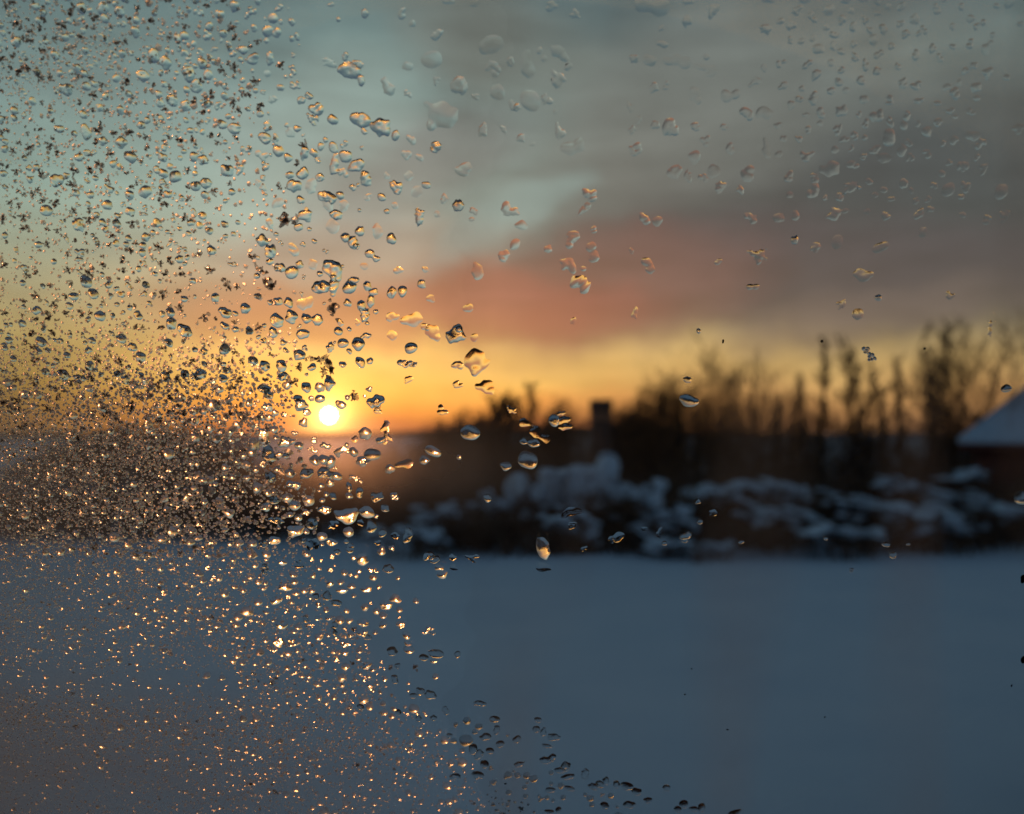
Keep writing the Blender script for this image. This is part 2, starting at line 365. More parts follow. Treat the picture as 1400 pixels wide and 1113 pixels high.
for k, T in enumerate(TREES):
    px, top, Y, lab, st, wd, dn = T[:7]; fan = T[7] if len(T) > 7 else 0
    tree(px, top, Y, lab, st, wd, dn, seed=k * 17, fan=fan, tw=.005 if k in (7, 8) else .011, bush=.62 if k in (10, 11, 12) else 1.3 if k < 7 else 1, r=.11 if st < 3 else .05, lean=(-26 if k == 15 else 0))
def thicket():
    rnd = random.Random(12); segs = []
    for j in range(1150):
        px = rnd.uniform(600, 1480); Y = rnd.uniform(27, 32); c = at(px, 700, Y)
        top = np.interp(px, [600, 640, 680, 760, 860, 930, 1000, 1080, 1200, 1320, 1480], [655, 622, 590, 586, 580, 574, 574, 574, 578, 592, 600]) + 2 + abs(rnd.gauss(0, 26))
        h = at(px, top, Y).z * .86
        if h < .3: continue
        grow(rnd, (c.x, Y, -.1), (rnd.uniform(-.15, .15), rnd.uniform(-.15, .15), 1), h, .022, 1, segs, .4, .35, (1, 2), .12, .007)
    V, Fq = tubes(segs, 3); tag(link('thicket', mesh_np('thicket', V, Fq), TWIG), 'dense brown thicket of bare brush behind the snowy scrub', 'thicket', kind='stuff')
    segs = []
    for j in range(1500):                                     # the darker wood seen through the frost
        px = rnd.uniform(-500, 720); Y = rnd.uniform(46, 60); c = at(px, 700, Y)
        top = np.interp(px, [-500, 0, 90, 180, 300, 380, 470, 620, 720], [636, 640, 606, 586, 594, 632, 640, 640, 612]) + abs(rnd.gauss(0, 14))
        h = at(px, top, Y).z * .8
        if h < .3: continue
        grow(rnd, (c.x, Y, -.1), (rnd.uniform(-.15, .15), rnd.uniform(-.15, .15), 1), h, .07, 1, segs, .4, .35, (1, 2), .12, .03)
    V, Fq = tubes(segs, 3); tag(link('far_wood', mesh_np('far_wood', V, Fq), TWIG), 'dark distant wood below the sun behind the frost', 'wood', kind='stuff')
    segs = []
    for j in range(3000):                                     # low brush between the field and the wood
        px = rnd.uniform(-500, 640); Y = rnd.uniform(23, 34); c = at(px, 700, Y)
        top = np.interp(px, [-500, 100, 250, 400, 500, 640], [690, 682, 680, 668, 656, 645]) + rnd.gauss(0, 9)
        h = at(px, top, Y).z
        if h < .12: continue
        grow(rnd, (c.x, Y, -.1), (rnd.uniform(-.3, .3), rnd.uniform(-.3, .3), 1), h, .03, 1, segs, .3, .45, (1, 2), .2, .012)
    V, Fq = tubes(segs, 3); tag(link('low_brush', mesh_np('low_brush', V, Fq), TWIG), 'low dark brush along the snow below the sun', 'brush', kind='stuff')
thicket()
def far_ridge():
    """low wooded ridge on the horizon"""
    xs = np.linspace(-900, 900, 240); f, g = fnoise(40, 9, .02), fnoise(41, 9, .12)
    rows = []
    for y, k in ((420, 0), (440, .8), (470, 1), (520, .9), (600, 0)):
        z = k * (2.2 + 2.6 * f(xs, xs * 0) + 1.0 * g(xs, xs * 0 + y)) - .5; rows.append(np.stack([xs, np.full_like(xs, y), z], -1))
    V = np.array(rows); n, m = V.shape[:2]; i = np.arange(n * m).reshape(n, m)
    Fq = np.stack([i[:-1, :-1], i[:-1, 1:], i[1:, 1:], i[1:, :-1]], -1).reshape(-1, 4)
    tag(link('hills', mesh_np('hills', V.reshape(-1, 3), Fq, True), BARK), kind='structure')
far_ridge()
# ------------------------------------------------------------------ dark post-like block standing in for a dark shape distorted by the glass
def stack():
    Y = 24.5; s = Y / F_PX; c = at(825, 700, Y); top = at(825, 546, Y).z; hw = 14 * s
    root = bpy.data.objects.new('post_block', None); COL.objects.link(root); root.location = (c.x, Y, 0)
    tag(root, 'square dark post-like block with a red-brown band rising just behind the peaked drift', 'block')
    zb = at(825, 574, Y).z
    box('shaft', (-hw, hw, -hw, hw, -.1, zb), BLOCK, root, .02)
    box('band', (-hw * .88, hw * .88, -hw * .88, hw * .88, zb, zb + .2), BAND, root, .01)
    box('cap', (-hw * 1.04, hw * 1.04, -hw * 1.04, hw * 1.04, zb + .2, top), BLOCK, root, .02)
stack()
# ------------------------------------------------------------------ shed with a snowy hip roof
def shed():
    Y = 26.5; s = Y / F_PX; e = at(1322, 610, Y); r = at(1400, 536, Y + 2.2); x0 = e.x + .3; x1 = x0 + 8.5; y0 = Y + .3; y1 = Y + 5.3; ze = e.z
    r.z += .3
    root = bpy.data.objects.new('shed', None); COL.objects.link(root); root.location = (x0, y0, 0); root.rotation_euler.z = -.44
    tag(root, 'low dark red shed under a snow covered hip roof at the window edge', 'shed')
    W, D = x1 - x0, y1 - y0
    me = None
    nb = 34
    pl = box_data(0, W / nb * .97, 0, .05, -.1, ze - .02); bm = mesh_np('board', *pl)
    for k in range(nb):
        o = link('board', bm, PLANK, root); o.location = (k * W / nb, (k % 3) * .004, 0)
    box('wall', (.02, W - .02, .06, D, -.1, ze - .05), PLANK, root)
    # roof: eave ring, ridge line
    o_, rz = .35, r.z
    E = [(-o_, -o_, ze), (W + o_, -o_, ze), (W + o_, D + o_, ze), (-o_, D + o_, ze)]
    rx = 1.8; R = [(rx, D / 2, rz), (W - rx, D / 2, rz)]
    def hip(name, th, mat, grow_=0, dz=0):
        V = [(x + (grow_ if x > 1 else -grow_), y + (grow_ if y > 1 else -grow_), z + dz) for x, y, z in E] + [(x, y, z + dz) for x, y, z in R]
        V += [(x, y, z - th) for x, y, z in V]
        me = bpy.data.meshes.new(name)
        up = [(0, 1, 5, 4), (1, 2, 5), (2, 3, 4, 5), (3, 0, 4)]
        Fc = up + [tuple(i + 6 for i in reversed(f)) for f in up] + [(0, 6, 7, 1), (1, 7, 8, 2), (2, 8, 9, 3), (3, 9, 6, 0)]
        me.from_pydata(V, [], Fc); me.update(); return link(name, me, mat, root)
    hip('roof', .08, PLANK)
    sn = hip('roof_snow', .20, SNOW, .04, .215)
    m = sn.modifiers.new('b', 'BEVEL'); m.width = .09; m.segments = 3
    for k in range(3):
        w = box('window', (1.3 + k * 2.6, 2.1 + k * 2.6, -.03, -.003, .7, min(1.5, ze - .3)), WOODF, root)
shed()

# ------------------------------------------------------------------ the room we stand in, and its window
TILT = math.radians(-21)                                     # the pane leans
PC = Vector((0, .30, CAM_H)) + Vector((0, 0, math.tan(PITCH) * .30))
# pane frame: U right, Vv up the pane, Wn towards the camera
PU = Vector((1, 0, 0)); PV = Vector((0, math.sin(TILT), math.cos(TILT))); PW = PU.cross(PV)
PM = Matrix((PU, PV, PW)).transposed().to_4x4(); PM.translation = PC
def on_pane(px, py):
    d = ray(px, py); o = Vector((0, 0, CAM_H)) - PC; t = -o.dot(PW) / d.dot(PW); p = Vector((0, 0, CAM_H)) + d * t - PC
    return p.dot(PU), p.dot(PV)
def px_size(px, py): 
    a, b = on_pane(px, py); c_, d_ = on_pane(px + 1, py); return abs(c_ - a)
def glass_mat(name, color=(1, 1, 1, 1), rough=0, ior=1.31, fn=None):
    m = bpy.data.materials.new(name); m.use_nodes = True; t = m.node_tree; t.nodes.clear(); w = N(t)
    g = w.add('ShaderNodeBsdfGlass'); g.inputs['Color'].default_value = color; g.inputs['Roughness'].default_value = rough; g.inputs['IOR'].default_value = ior
    o = w.add('ShaderNodeOutputMaterial'); w.put(o.inputs[0], g.outputs[0])
    if fn: fn(w, g, o)
    return m
def pane_mat():
    m = bpy.data.materials.new('window_glass'); m.use_nodes = True; t = m.node_tree; t.nodes.clear(); w = N(t)
    tr = w.add('ShaderNodeBsdfTransparent'); tr.inputs[0].default_value = (.985, .99, .987, 1)
    gl = w.add('ShaderNodeBsdfGlossy'); gl.inputs['Roughness'].default_value = .0
    fr = w.add('ShaderNodeFresnel'); fr.inputs[0].default_value = 1.5
    mx = w.add('ShaderNodeMixShader'); w.put(mx.inputs[0], fr.outputs[0]); w.put(mx.inputs[1], tr.outputs[0]); w.put(mx.inputs[2], gl.outputs[0])
    o = w.add('ShaderNodeOutputMaterial'); w.put(o.inputs[0], mx.outputs[0]); return m
PANE = pane_mat()
HW, HH = .46, .40                                            # half size of the glass
win = bpy.data.objects.new('window', None); COL.objects.link(win); win.matrix_world = PM
tag(win, 'leaning single pane window streaked with frost, ice and melt water', 'window')
box('pane', (-HW, HW, -HH, HH, -.004, 0), PANE, win)
for nm, b in (('sill', (-HW - .06, HW + .06, -HH - .06, -HH, -.05, .035)), ('frame', (-HW - .06, HW + .06, HH, HH + .06, -.05, .025)),
              ('frame', (-HW - .06, -HW, -HH, HH, -.05, .025)), ('frame', (HW, HW + .06, -HH, HH, -.05, .025))):
    box(nm, b, WOODF, win, .004)
def room():
    """leaning wall with the opening, side walls, ceiling and floor"""
    def slab(name, u0, u1, v0, v1): 
        o = box(name, (u0, u1, v0, v1, -.05, 0), PLASTER); o.matrix_world = PM @ Matrix.Translation((0, 0, -.002)); tag(o, kind='structure')
    a, b = HW + .061, HH + .061
    slab('wall', -1.6, -a, -1.0, 1.0); slab('wall', a, 1.6, -1.0, 1.0); slab('wall', -a, a, b, 1.0); slab('wall', -a, a, -1.0, -b)
    y0 = .30 + math.sin(TILT) * 1.0; y1 = .30 - math.sin(TILT) * 1.0; z0 = CAM_H - 1.0; z1 = CAM_H + .98
    for nm, bb in (('wall', (-1.7, -1.6, -2.5, .75, z0, z1)), ('wall', (1.6, 1.7, -2.5, .75, z0, z1)), ('wall', (-1.7, 1.7, -2.6, -2.5, z0, z1))):
        tag(box(nm, bb, PLASTER), kind='structure')
    tag(box('ceiling', (-1.7, 1.7, -2.6, .75, z1, z1 + .1), PLASTER), kind='structure')
    tag(box('floor', (-1.7, 1.7, -2.6, .75, z0 - .1, z0), FLOORM), kind='structure')
room()

# ------------------------------------------------------------------ melt water and frost films on the inner face
def film(name, x0, x1, y0, y1, n, m, hfun, mat, w0):
    # grid in photo pixels; the left edge wanders
    ys = np.linspace(y1, y0, m); T = np.linspace(0, 1, n)[None] ** 1.15; L = np.array([x0(y) for y in ys])[:, None]; X = L + (x1 - L) * T; Y = np.broadcast_to(ys[:, None], X.shape)
    UV = np.array([[on_pane(a, b) for a, b in zip(r1, r2)] for r1, r2 in zip(X, Y)])
    H = hfun(X, Y) * (1 - np.exp(-((X - L) / 130) ** 1.5)) + 1e-6; V = np.concatenate([np.concatenate([UV, (w0 + H)[..., None]], -1).reshape(-1, 3), np.concatenate([UV, np.full_like(H, w0)[..., None]], -1).reshape(-1, 3)])
    i = np.arange(n * m).reshape(m, n); top = np.stack([i[:-1, :-1], i[:-1, 1:], i[1:, 1:], i[1:, :-1]], -1).reshape(-1, 4)
    Fq = np.concatenate([top, top[:, ::-1] + n * m]); sm = np.concatenate([np.ones(len(top)), np.zeros(len(top))]).astype(bool)
    me = mesh_np(name, V, Fq, sm); o = link(name, me, mat); o.matrix_world = PM; return o
def melt_height(X, Y):
    a, b, c, d = fnoise(61, 14, .012), fnoise(62, 14, .03), fnoise(63, 12, .075), fnoise(64, 10, .02)
    e = fnoise(65, 12, .09)
    # stretched vertically: streaks of water running down
    h = 11 * a(X, Y * .35) + 5.0 * b(X, Y * .25) * (.5 + .5 * d(X, Y * .5)) + 1.3 * c(X, Y * .2)
    # a livelier patch in front of the thicket where the ice is just melting
    k = np.exp(-((X - 760) / 170) ** 2 - ((Y - 620) / 110) ** 2)
    h = h + 2.4 * k * (5.5 * e(X * .8, Y * .6) + 6 * np.abs(d(X * 1.5, Y * 1.6)))
    return h * 1.6e-6 + 350e-6
WATER = glass_mat('melt_water', ior=1.33)
def film_left(y): return 655 + 34 * math.sin(y * .011 + .5) + 16 * math.sin(y * .037) + 6 * math.sin(y * .11)
wf = film('melt_water_film', film_left, 1440, -40, 1150, 240, 300, melt_height, WATER, .0001)
tag(wf, 'thin wavy sheet of melt water covering the clearer side of the glass', 'water film')

# ------------------------------------------------------------------ drop shapes
def drop_mesh(blobs, H, n=14, p=.6, edge=.12, bump=0, bk=3, seed=0, base=True):
    """heightfield drop with an uneven outline; blobs in local metres (cx, cy, rx, ry, ang)"""
    f1, f2 = fnoise(seed * 3 + 1, 6, 2.2), fnoise(seed * 3 + 2, 10, bk)
    R = max(max(b[2], b[3]) for b in blobs); x0 = min(b[0] - max(b[2], b[3]) for b in blobs) - .2 * R; x1 = max(b[0] + max(b[2], b[3]) for b in blobs) + .2 * R
    y0 = min(b[1] - max(b[2], b[3]) for b in blobs) - .2 * R; y1 = max(b[1] + max(b[2], b[3]) for b in blobs) + .2 * R
    L = max(x1 - x0, y1 - y0); nx = max(6, int(n * (x1 - x0) / L)); ny = max(6, int(n * (y1 - y0) / L))
    X, Y = np.meshgrid(np.linspace(x0, x1, nx), np.linspace(y0, y1, ny))
    Rm = np.mean([min(b[2], b[3]) for b in blobs])
    def Fd(x, y):
        s = 0
        for cx, cy, rx, ry, a in blobs:
            dx, dy = x - cx, y - cy; ca, sa = math.cos(a), math.sin(a)
            q = np.sqrt(((dx * ca + dy * sa) / rx) ** 2 + ((-dx * sa + dy * ca) / ry) ** 2 + 1e-12)
            s = s + np.exp(9 * (1 - q))
        return np.log(s) / 9 + edge * f1(x / Rm, y / Rm)
    Fv = Fd(X, Y); ins = Fv > 0
    cell = ins[:-1, :-1] | ins[:-1, 1:] | ins[1:, 1:] | ins[1:, :-1]
    Px, Py = X.copy(), Y.copy(); e = Rm * .01
    for _ in range(5):
        F0 = Fd(Px, Py); gx = (Fd(Px + e, Py) - F0) / e; gy = (Fd(Px, Py + e) - F0) / e; g = gx * gx + gy * gy + 1e-3 / Rm ** 2
        st = np.where(ins, 0, F0 / g); sx, sy = st * gx, st * gy; l = np.hypot(sx, sy); k = np.minimum(1, L * .2 / (l + 1e-12)); Px -= sx * k; Py -= sy * k
    F0 = np.clip(Fd(Px, Py), 0, 1); t = np.clip(F0, 0, 1)
    h = H * (1 - (1 - t) ** 2) ** p
    if bump: h = h * (1 + bump * f2(Px / Rm, Py / Rm))
    h = np.where(ins, h, 0)
    i = np.arange(nx * ny).reshape(ny, nx); top = np.stack([i[:-1, :-1], i[:-1, 1:], i[1:, 1:], i[1:, :-1]], -1)[cell]
    V = np.concatenate([np.stack([Px, Py, h], -1).reshape(-1, 3), np.stack([Px, Py, h * 0], -1).reshape(-1, 3)])
    used = np.unique(top); mp = np.full(nx * ny, -1); mp[used] = np.arange(len(used)); nv = len(used)
    top = mp[top]
    if not base: return V[used], top, np.ones(len(top), bool)
    V = np.concatenate([V[used], V[used + nx * ny]])
    return V, np.concatenate([top, top[:, ::-1] + nv]), np.concatenate([np.ones(len(top)), np.zeros(len(top))]).astype(bool)
DROPW = glass_mat('water_drop', ior=1.333)
def ice_fn(w, g, o):
    tc = w.add('ShaderNodeTexCoord'); n = w.noise(tc.outputs['Object'], 1500, 3, .6); b = w.add('ShaderNodeBump'); b.inputs['Strength'].default_value = .35
    b.inputs['Distance'].default_value = .0003; w.put(b.inputs['Height'], n.outputs['Fac']); w.put(g.inputs['Normal'], b.outputs[0])
ICE = glass_mat('clear_ice', ior=1.47, rough=.25, fn=ice_fn)   # the beads are frozen onto the pane: one curved surface bends the light
def rime_fn(w, g, o):
    d = w.add('ShaderNodeBsdfDiffuse'); d.inputs[0].default_value = (.55, .56, .58, 1)
    t = w.add('ShaderNodeBsdfTranslucent'); t.inputs[0].default_value = (.42, .42, .42, 1)
    a = w.add('ShaderNodeAddShader'); w.put(a.inputs[0], d.outputs[0]); w.put(a.inputs[1], t.outputs[0])
    mx = w.add('ShaderNodeMixShader'); mx.inputs[0].default_value = .8; w.put(mx.inputs[1], g.outputs[0]); w.put(mx.inputs[2], a.outputs[0])
    tr = w.add('ShaderNodeBsdfTransparent'); m2 = w.add('ShaderNodeMixShader'); m2.inputs[0].default_value = .72; w.put(m2.inputs[1], tr.outputs[0]); w.put(m2.inputs[2], mx.outputs[0]); w.put(o.inputs[0], m2.outputs[0])
ICEC = glass_mat('clear_bead_ice', ior=1.31, rough=.02, fn=ice_fn)
RIME = glass_mat('rime_crystal', ior=1.31, rough=.25, fn=rime_fn)
def grain_fn(w, g, o):
    t = w.add('ShaderNodeBsdfTranslucent'); t.inputs[0].default_value = (.8, .8, .8, 1)
    mx = w.add('ShaderNodeMixShader'); mx.inputs[0].default_value = .52; w.put(mx.inputs[1], g.outputs[0]); w.put(mx.inputs[2], t.outputs[0]); w.put(o.inputs[0], mx.outputs[0])
GRAIN = glass_mat('frost_grain', ior=1.45, rough=.42, fn=grain_fn)
def soft_fn(w, g, o):
    t = w.add('ShaderNodeBsdfTranslucent'); t.inputs[0].default_value = (.8, .8, .8, 1)
    mx = w.add('ShaderNodeMixShader'); mx.inputs[0].default_value = .25; w.put(mx.inputs[1], g.outputs[0]); w.put(mx.inputs[2], t.outputs[0]); w.put(o.inputs[0], mx.outputs[0])
SOFT = glass_mat('small_soft_ice', ior=1.47, rough=.33, fn=soft_fn)
DULL = glass_mat('dull_frost_grain', ior=1.3, rough=.6, fn=grain_fn)
W0 = .00058
# hand-placed: (x, y, half width, half height, kind[, extra lobes (dx, dy, r) ...]) in photo pixels
# kinds: s soft flat water, b clear round bead, i lumpy ice, c cluster of small nodules, r dark rime star
HAND = [
 (498,19,5,6,'b'),(549,18,7,8,'s'),(565,33,5,5,'s'),(594,49,14,10,'s'),(613,2,9,4,'s'),(650,4,7,5,'s'),(370,80,5,9,'i'),(367,101,6,6,'s'),
 (401,98,7,8,'c'),(407,118,9,8,'c'),(423,131,6,5,'i'),(413,137,6,5,'i'),(430,150,11,14,'c'),(428,164,11,7,'c'),(374,136,6,6,'s'),(451,88,6,13,'s'),
 (478,96,13,9,'i',(8,4,7),(-8,-3,6)),(494,110,6,8,'b'),(488,88,8,5,'i'),(473,78,4,6,'i'),(533,117,12,15,'s'),(558,127,6,6,'s'),(557,89,8,6,'s'),
 (495,165,13,8,'i',(-9,-3,7)),(519,172,13,11,'i',(8,5,7)),(541,186,7,7,'b'),(604,158,23,16,'s',(-16,12,8)),(591,82,14,10,'s'),(594,110,8,4,'s'),(627,118,14,16,'s'),
 (650,134,8,6,'s'),(673,60,17,10,'s',(-12,5,8)),(670,87,14,8,'s'),(698,85,6,10,'s'),(677,100,5,5,'s'),(682,124,10,10,'s'),(702,146,10,6,'s'),(689,175,6,7,'s'),
 (663,179,7,12,'s'),(563,189,7,7,'s'),(574,214,7,7,'s'),(595,201,7,8,'i'),(555,213,8,6,'s'),(484,228,10,7,'i',(9,-4,6)),(500,243,8,11,'i'),(529,240,4,5,'s'),
 (559,240,6,6,'s'),(541,254,9,8,'i',(3,7,5)),(584,253,6,5,'b'),(522,269,6,5,'b'),(503,269,4,7,'s'),(632,234,18,11,'s'),(609,271,8,8,'s'),(456,201,6,8,'b'),
 (457,225,5,15,'i'),(439,200,5,6,'b'),(417,210,6,10,'i'),(395,215,7,6,'i'),(359,213,11,7,'s'),(357,254,8,8,'s'),(380,275,15,8,'s'),(403,254,11,8,'i'),(414,238,8,9,'i'),
 (446,268,10,8,'i',(8,4,6)),(438,242,6,5,'i'),(470,238,9,9,'s'),(398,182,10,7,'s'),(408,176,5,5,'b'),(377,190,4,8,'b'),(383,255,5,5,'r'),(366,172,5,7,'i'),(425,256,7,12,'s'),
 (391,300,14,9,'r'),(417,294,9,10,'b'),(410,311,7,5,'b'),(455,310,8,10,'s'),(461,294,9,7,'i'),(471,282,11,8,'s'),(367,305,11,7,'s'),(359,328,8,9,'i'),(371,343,9,9,'i'),
 (401,340,8,11,'s'),(450,280,9,8,'s'),(538,278,8,7,'s'),(529,289,4,4,'b'),(573,297,6,12,'i'),(516,316,8,11,'s'),(535,326,7,8,'b'),(483,331,7,8,'i'),(488,336,4,4,'i'),
 (506,346,7,6,'i',(8,7,5)),(498,364,6,5,'s'),(545,367,6,8,'s'),(627,281,8,8,'i'),(383,365,8,6,'i'),(400,371,9,10,'b'),(428,362,6,8,'s'),(455,366,12,12,'i',(4,12,9)),
 (456,390,7,14,'i'),(440,392,13,10,'i'),(479,392,12,10,'b'),(483,382,8,5,'i'),(511,399,6,5,'b'),(536,398,7,8,'i'),(551,398,7,8,'b'),(577,388,6,8,'b'),(580,370,6,6,'s'),
 (357,368,7,6,'r'),(371,388,9,12,'r'),(395,413,6,8,'b'),(418,416,14,9,'s'),(455,420,8,13,'r'),(507,411,5,9,'b'),(499,430,6,10,'i'),(399,432,8,10,'i'),(434,437,7,8,'b'),
 (375,454,6,8,'i'),(415,456,9,7,'b'),(462,452,7,7,'b'),(452,474,5,8,'i'),(469,468,7,7,'b'),(466,439,7,6,'s'),(487,439,6,5,'s'),(537,434,12,7,'s'),(565,438,13,11,'s',(-10,0,6)),
 (581,446,6,6,'s'),(593,453,11,9,'s',(4,6,6)),(622,458,14,9,'i',(4,-8,7)),(628,449,6,5,'b'),(649,461,5,5,'s'),(536,459,6,8,'s'),(562,476,9,8,'b'),(555,497,12,7,'c'),(493,494,7,8,'b'),
 (651,490,16,15,'s',(-2,14,8),(-3,21,4)),(662,527,12,8,'s',(7,6,7)),(626,500,8,8,'s'),(625,525,10,5,'s'),(385,500,7,9,'b'),(387,514,8,6,'b'),(409,502,6,6,'r'),(438,489,12,6,'r'),
 (452,500,4,17,'r'),(443,506,4,9,'r'),(451,523,7,10,'b'),(361,531,10,7,'b'),(368,540,5,6,'i'),(419,529,7,7,'b'),(438,544,8,6,'b'),(407,544,6,6,'b'),(466,552,8,6,'b'),(485,540,6,8,'r'),
 (513,548,12,8,'i',(7,-2,6)),(557,520,9,5,'s'),(518,562,6,9,'s'),(363,500,8,7,'i'),(366,557,7,6,'i'),(412,553,9,9,'i'),(420,563,6,5,'i'),
 (516,558,6,10,'s'),(527,588,6,14,'s'),(521,601,6,5,'b'),(643,590,12,10,'b'),(593,617,11,8,'b'),(581,629,8,7,'b'),(508,620,12,9,'b'),(496,630,9,7,'i'),(554,634,12,7,'s'),
 (432,628,7,7,'b'),(443,627,7,8,'b'),(452,630,7,9,'b'),(420,645,9,7,'b'),(443,645,9,8,'i',(8,3,6)),(461,650,8,7,'b'),(405,663,7,6,'i'),(397,660,6,5,'b'),(391,604,11,8,'i'),(410,608,6,6,'b'),
 (367,619,8,14,'i',(3,5,8)),(361,597,7,13,'i'),(392,622,5,5,'b'),(371,651,8,7,'i'),(478,665,4,7,'i'),(492,672,5,9,'b'),(516,678,9,7,'i'),(456,678,6,6,'b'),(376,683,7,7,'b'),(404,690,8,7,'b'),
 (364,692,7,6,'b'),(444,697,9,6,'i'),(475,703,16,11,'b',(6,5,8)),(502,698,10,8,'b'),(527,694,6,6,'b'),(493,713,7,6,'s'),(508,718,8,9,'b'),(427,714,9,10,'b'),(455,716,13,6,'s'),(408,706,6,6,'b'),
 (378,710,11,5,'i'),(404,725,12,9,'i'),(415,737,5,5,'i'),(523,728,6,7,'b'),(557,729,6,13,'b'),(542,731,9,5,'s'),(375,738,9,6,'i'),(360,742,6,6,'i'),(454,740,8,5,'i'),(474,739,4,4,'b'),(479,749,5,8,'i'),
 (462,754,5,5,'b'),(388,767,6,6,'b'),(363,778,8,8,'c'),(411,771,6,10,'s'),(495,763,8,9,'b'),(513,777,9,6,'c'),(531,776,8,6,'b'),(517,741,6,5,'s'),(427,744,14,6,'s'),(587,759,9,6,'i'),(594,764,8,6,'b'),
 (601,774,6,5,'b'),(605,784,7,6,'b'),(620,760,6,5,'s'),(643,762,12,5,'s'),(620,775,6,4,'s'),(391,800,9,7,'b'),(468,806,8,5,'b'),(500,804,8,5,'b'),(452,796,6,6,'b'),(448,813,6,9,'b'),(433,815,4,6,'b'),
 (461,823,7,5,'b'),(436,825,4,6,'b'),(410,829,5,5,'b'),(378,819,9,6,'b'),(666,680,7,8,'b'),(692,636,7,7,'b'),(715,603,6,5,'b'),(729,605,9,6,'b'),(721,629,14,11,'b'),(758,574,7,9,'b'),(767,563,6,6,'s'),
 (772,578,8,14,'s'),(742,748,8,14,'b'),(742,775,10,7,'s'),(847,734,10,8,'s'),(835,737,6,5,'s'),(798,750,6,5,'s'),(954,684,4,4,'b'),(975,700,7,8,'s'),(956,712,4,4,'b'),(936,730,9,6,'b'),(902,728,11,5,'s'),
 (880,722,6,4,'s'),(1012,740,4,3,'b'),(908,742,4,4,'b'),(936,738,5,4,'b'),(1220,758,6,6,'b'),(1210,743,5,4,'b'),(1128,735,4,3,'b'),(1163,778,3,3,'b'),(1240,743,3,2,'b'),(1395,680,11,11,'b'),(779,700,14,8,'s'),(784,720,9,7,'s'),
 (718,578,10,6,'s',(14,12,8),(26,22,7)),(700,560,9,5,'s'),
 (524,852,6,6,'b'),(497,850,8,6,'i'),(495,863,8,6,'i'),(503,870,5,4,'b'),(480,866,5,5,'b'),(458,853,4,6,'b'),(457,862,4,6,'b'),(418,845,4,5,'b'),(435,844,5,4,'b'),(450,843,6,4,'b'),(472,878,7,6,'i'),(536,888,7,7,'b'),
 (556,867,5,7,'b'),(557,878,5,5,'b'),(560,886,7,6,'b'),(580,897,6,6,'b'),(597,892,10,7,'b'),(593,902,5,4,'b'),(625,893,4,6,'b'),(544,909,4,4,'b'),(526,925,4,7,'b'),(540,927,5,8,'b'),(507,935,4,8,'b'),(457,936,5,5,'b'),
 (575,944,6,6,'i'),(589,949,8,7,'i'),(566,950,5,4,'b'),(502,908,9,6,'i'),(510,911,5,5,'b'),(472,890,5,5,'b'),(487,925,4,4,'b'),(493,965,5,4,'b'),(545,972,4,4,'b'),(573,981,4,5,'b'),(593,980,5,4,'b'),(610,970,4,8,'i'),
 (655,960,9,4,'i'),(676,981,8,6,'i'),(679,996,4,8,'b'),(665,1005,9,5,'b'),(647,1022,7,8,'b'),(655,1030,6,8,'i'),(663,1042,6,6,'b'),(670,1024,5,5,'b'),(684,1015,5,5,'b'),(653,1057,9,6,'b'),(622,1060,8,5,'i'),(615,1004,4,4,'b'),
 (735,982,5,4,'b'),(743,999,4,7,'b'),(757,1006,9,5,'b'),(707,1009,6,5,'b'),(733,995,5,5,'b'),(747,1018,9,3,'b'),(755,1033,5,6,'b'),(745,1037,7,5,'b'),(710,1043,8,4,'b'),(765,1051,8,4,'b'),(776,1060,9,4,'b'),(773,1046,6,7,'i'),
 (800,1056,5,9,'i'),(778,1076,9,4,'b'),(812,1073,9,5,'i'),(820,1070,6,6,'i'),(843,1070,5,5,'b'),(857,1073,9,6,'b'),(870,1080,7,5,'b'),(828,1065,4,6,'b'),(885,1092,6,4,'b'),(910,1075,6,5,'b'),(860,1098,9,5,'b'),(935,1096,6,6,'b'),
 (948,1104,6,4,'b'),(958,1101,6,7,'b'),(826,1099,6,5,'b'),(1004,1109,9,4,'b'),(752,1078,7,4,'b'),(750,1108,8,4,'b'),(764,1105,5,5,'b'),(926,1104,5,4,'b'),
 (757,7,11,6,'s'),(788,19,10,8,'s'),(885,7,16,9,'s',(16,2,12),(-10,-2,8)),(937,28,12,8,'s'),(974,16,10,8,'s'),(940,2,7,4,'s'),(902,40,8,4,'s'),(905,59,7,9,'s'),(720,88,10,16,'s',(3,8,8)),(735,70,5,6,'s'),
 (744,80,4,4,'s'),(762,70,11,8,'s',(10,8,7),(15,20,5)),(762,108,9,14,'s'),(727,138,12,14,'s'),(747,137,10,6,'s'),(703,148,8,8,'s'),(759,153,3,4,'s'),(711,190,8,8,'s'),(728,197,5,3,'s'),(766,176,8,13,'s'),
 (777,202,11,9,'s',(13,-4,9)),(864,177,5,8,'s'),(868,202,11,9,'s'),(862,148,4,10,'s'),(873,160,4,10,'s'),(890,122,10,9,'s'),(868,82,9,9,'s'),(888,82,10,7,'s'),(912,84,9,6,'s',(12,-3,7),(24,2,7)),(965,79,5,5,'s'),
 (958,92,12,5,'s',(14,5,7)),(909,117,4,7,'s'),(950,128,7,11,'s',(5,8,5)),(992,132,8,8,'s',(12,-3,6)),(1033,110,10,6,'s'),(915,174,15,13,'s'),(895,170,8,8,'s'),(950,172,8,7,'s'),(921,232,12,10,'s'),(940,240,6,8,'s'),
 (960,242,8,6,'s'),(963,194,7,8,'s'),(1000,203,9,8,'s'),(988,176,5,9,'s'),(950,214,8,9,'s'),(975,235,8,9,'s'),(1021,235,12,12,'s'),(983,257,12,10,'s'),(1010,262,8,7,'s'),(1044,205,5,14,'s'),(1020,155,10,9,'s'),
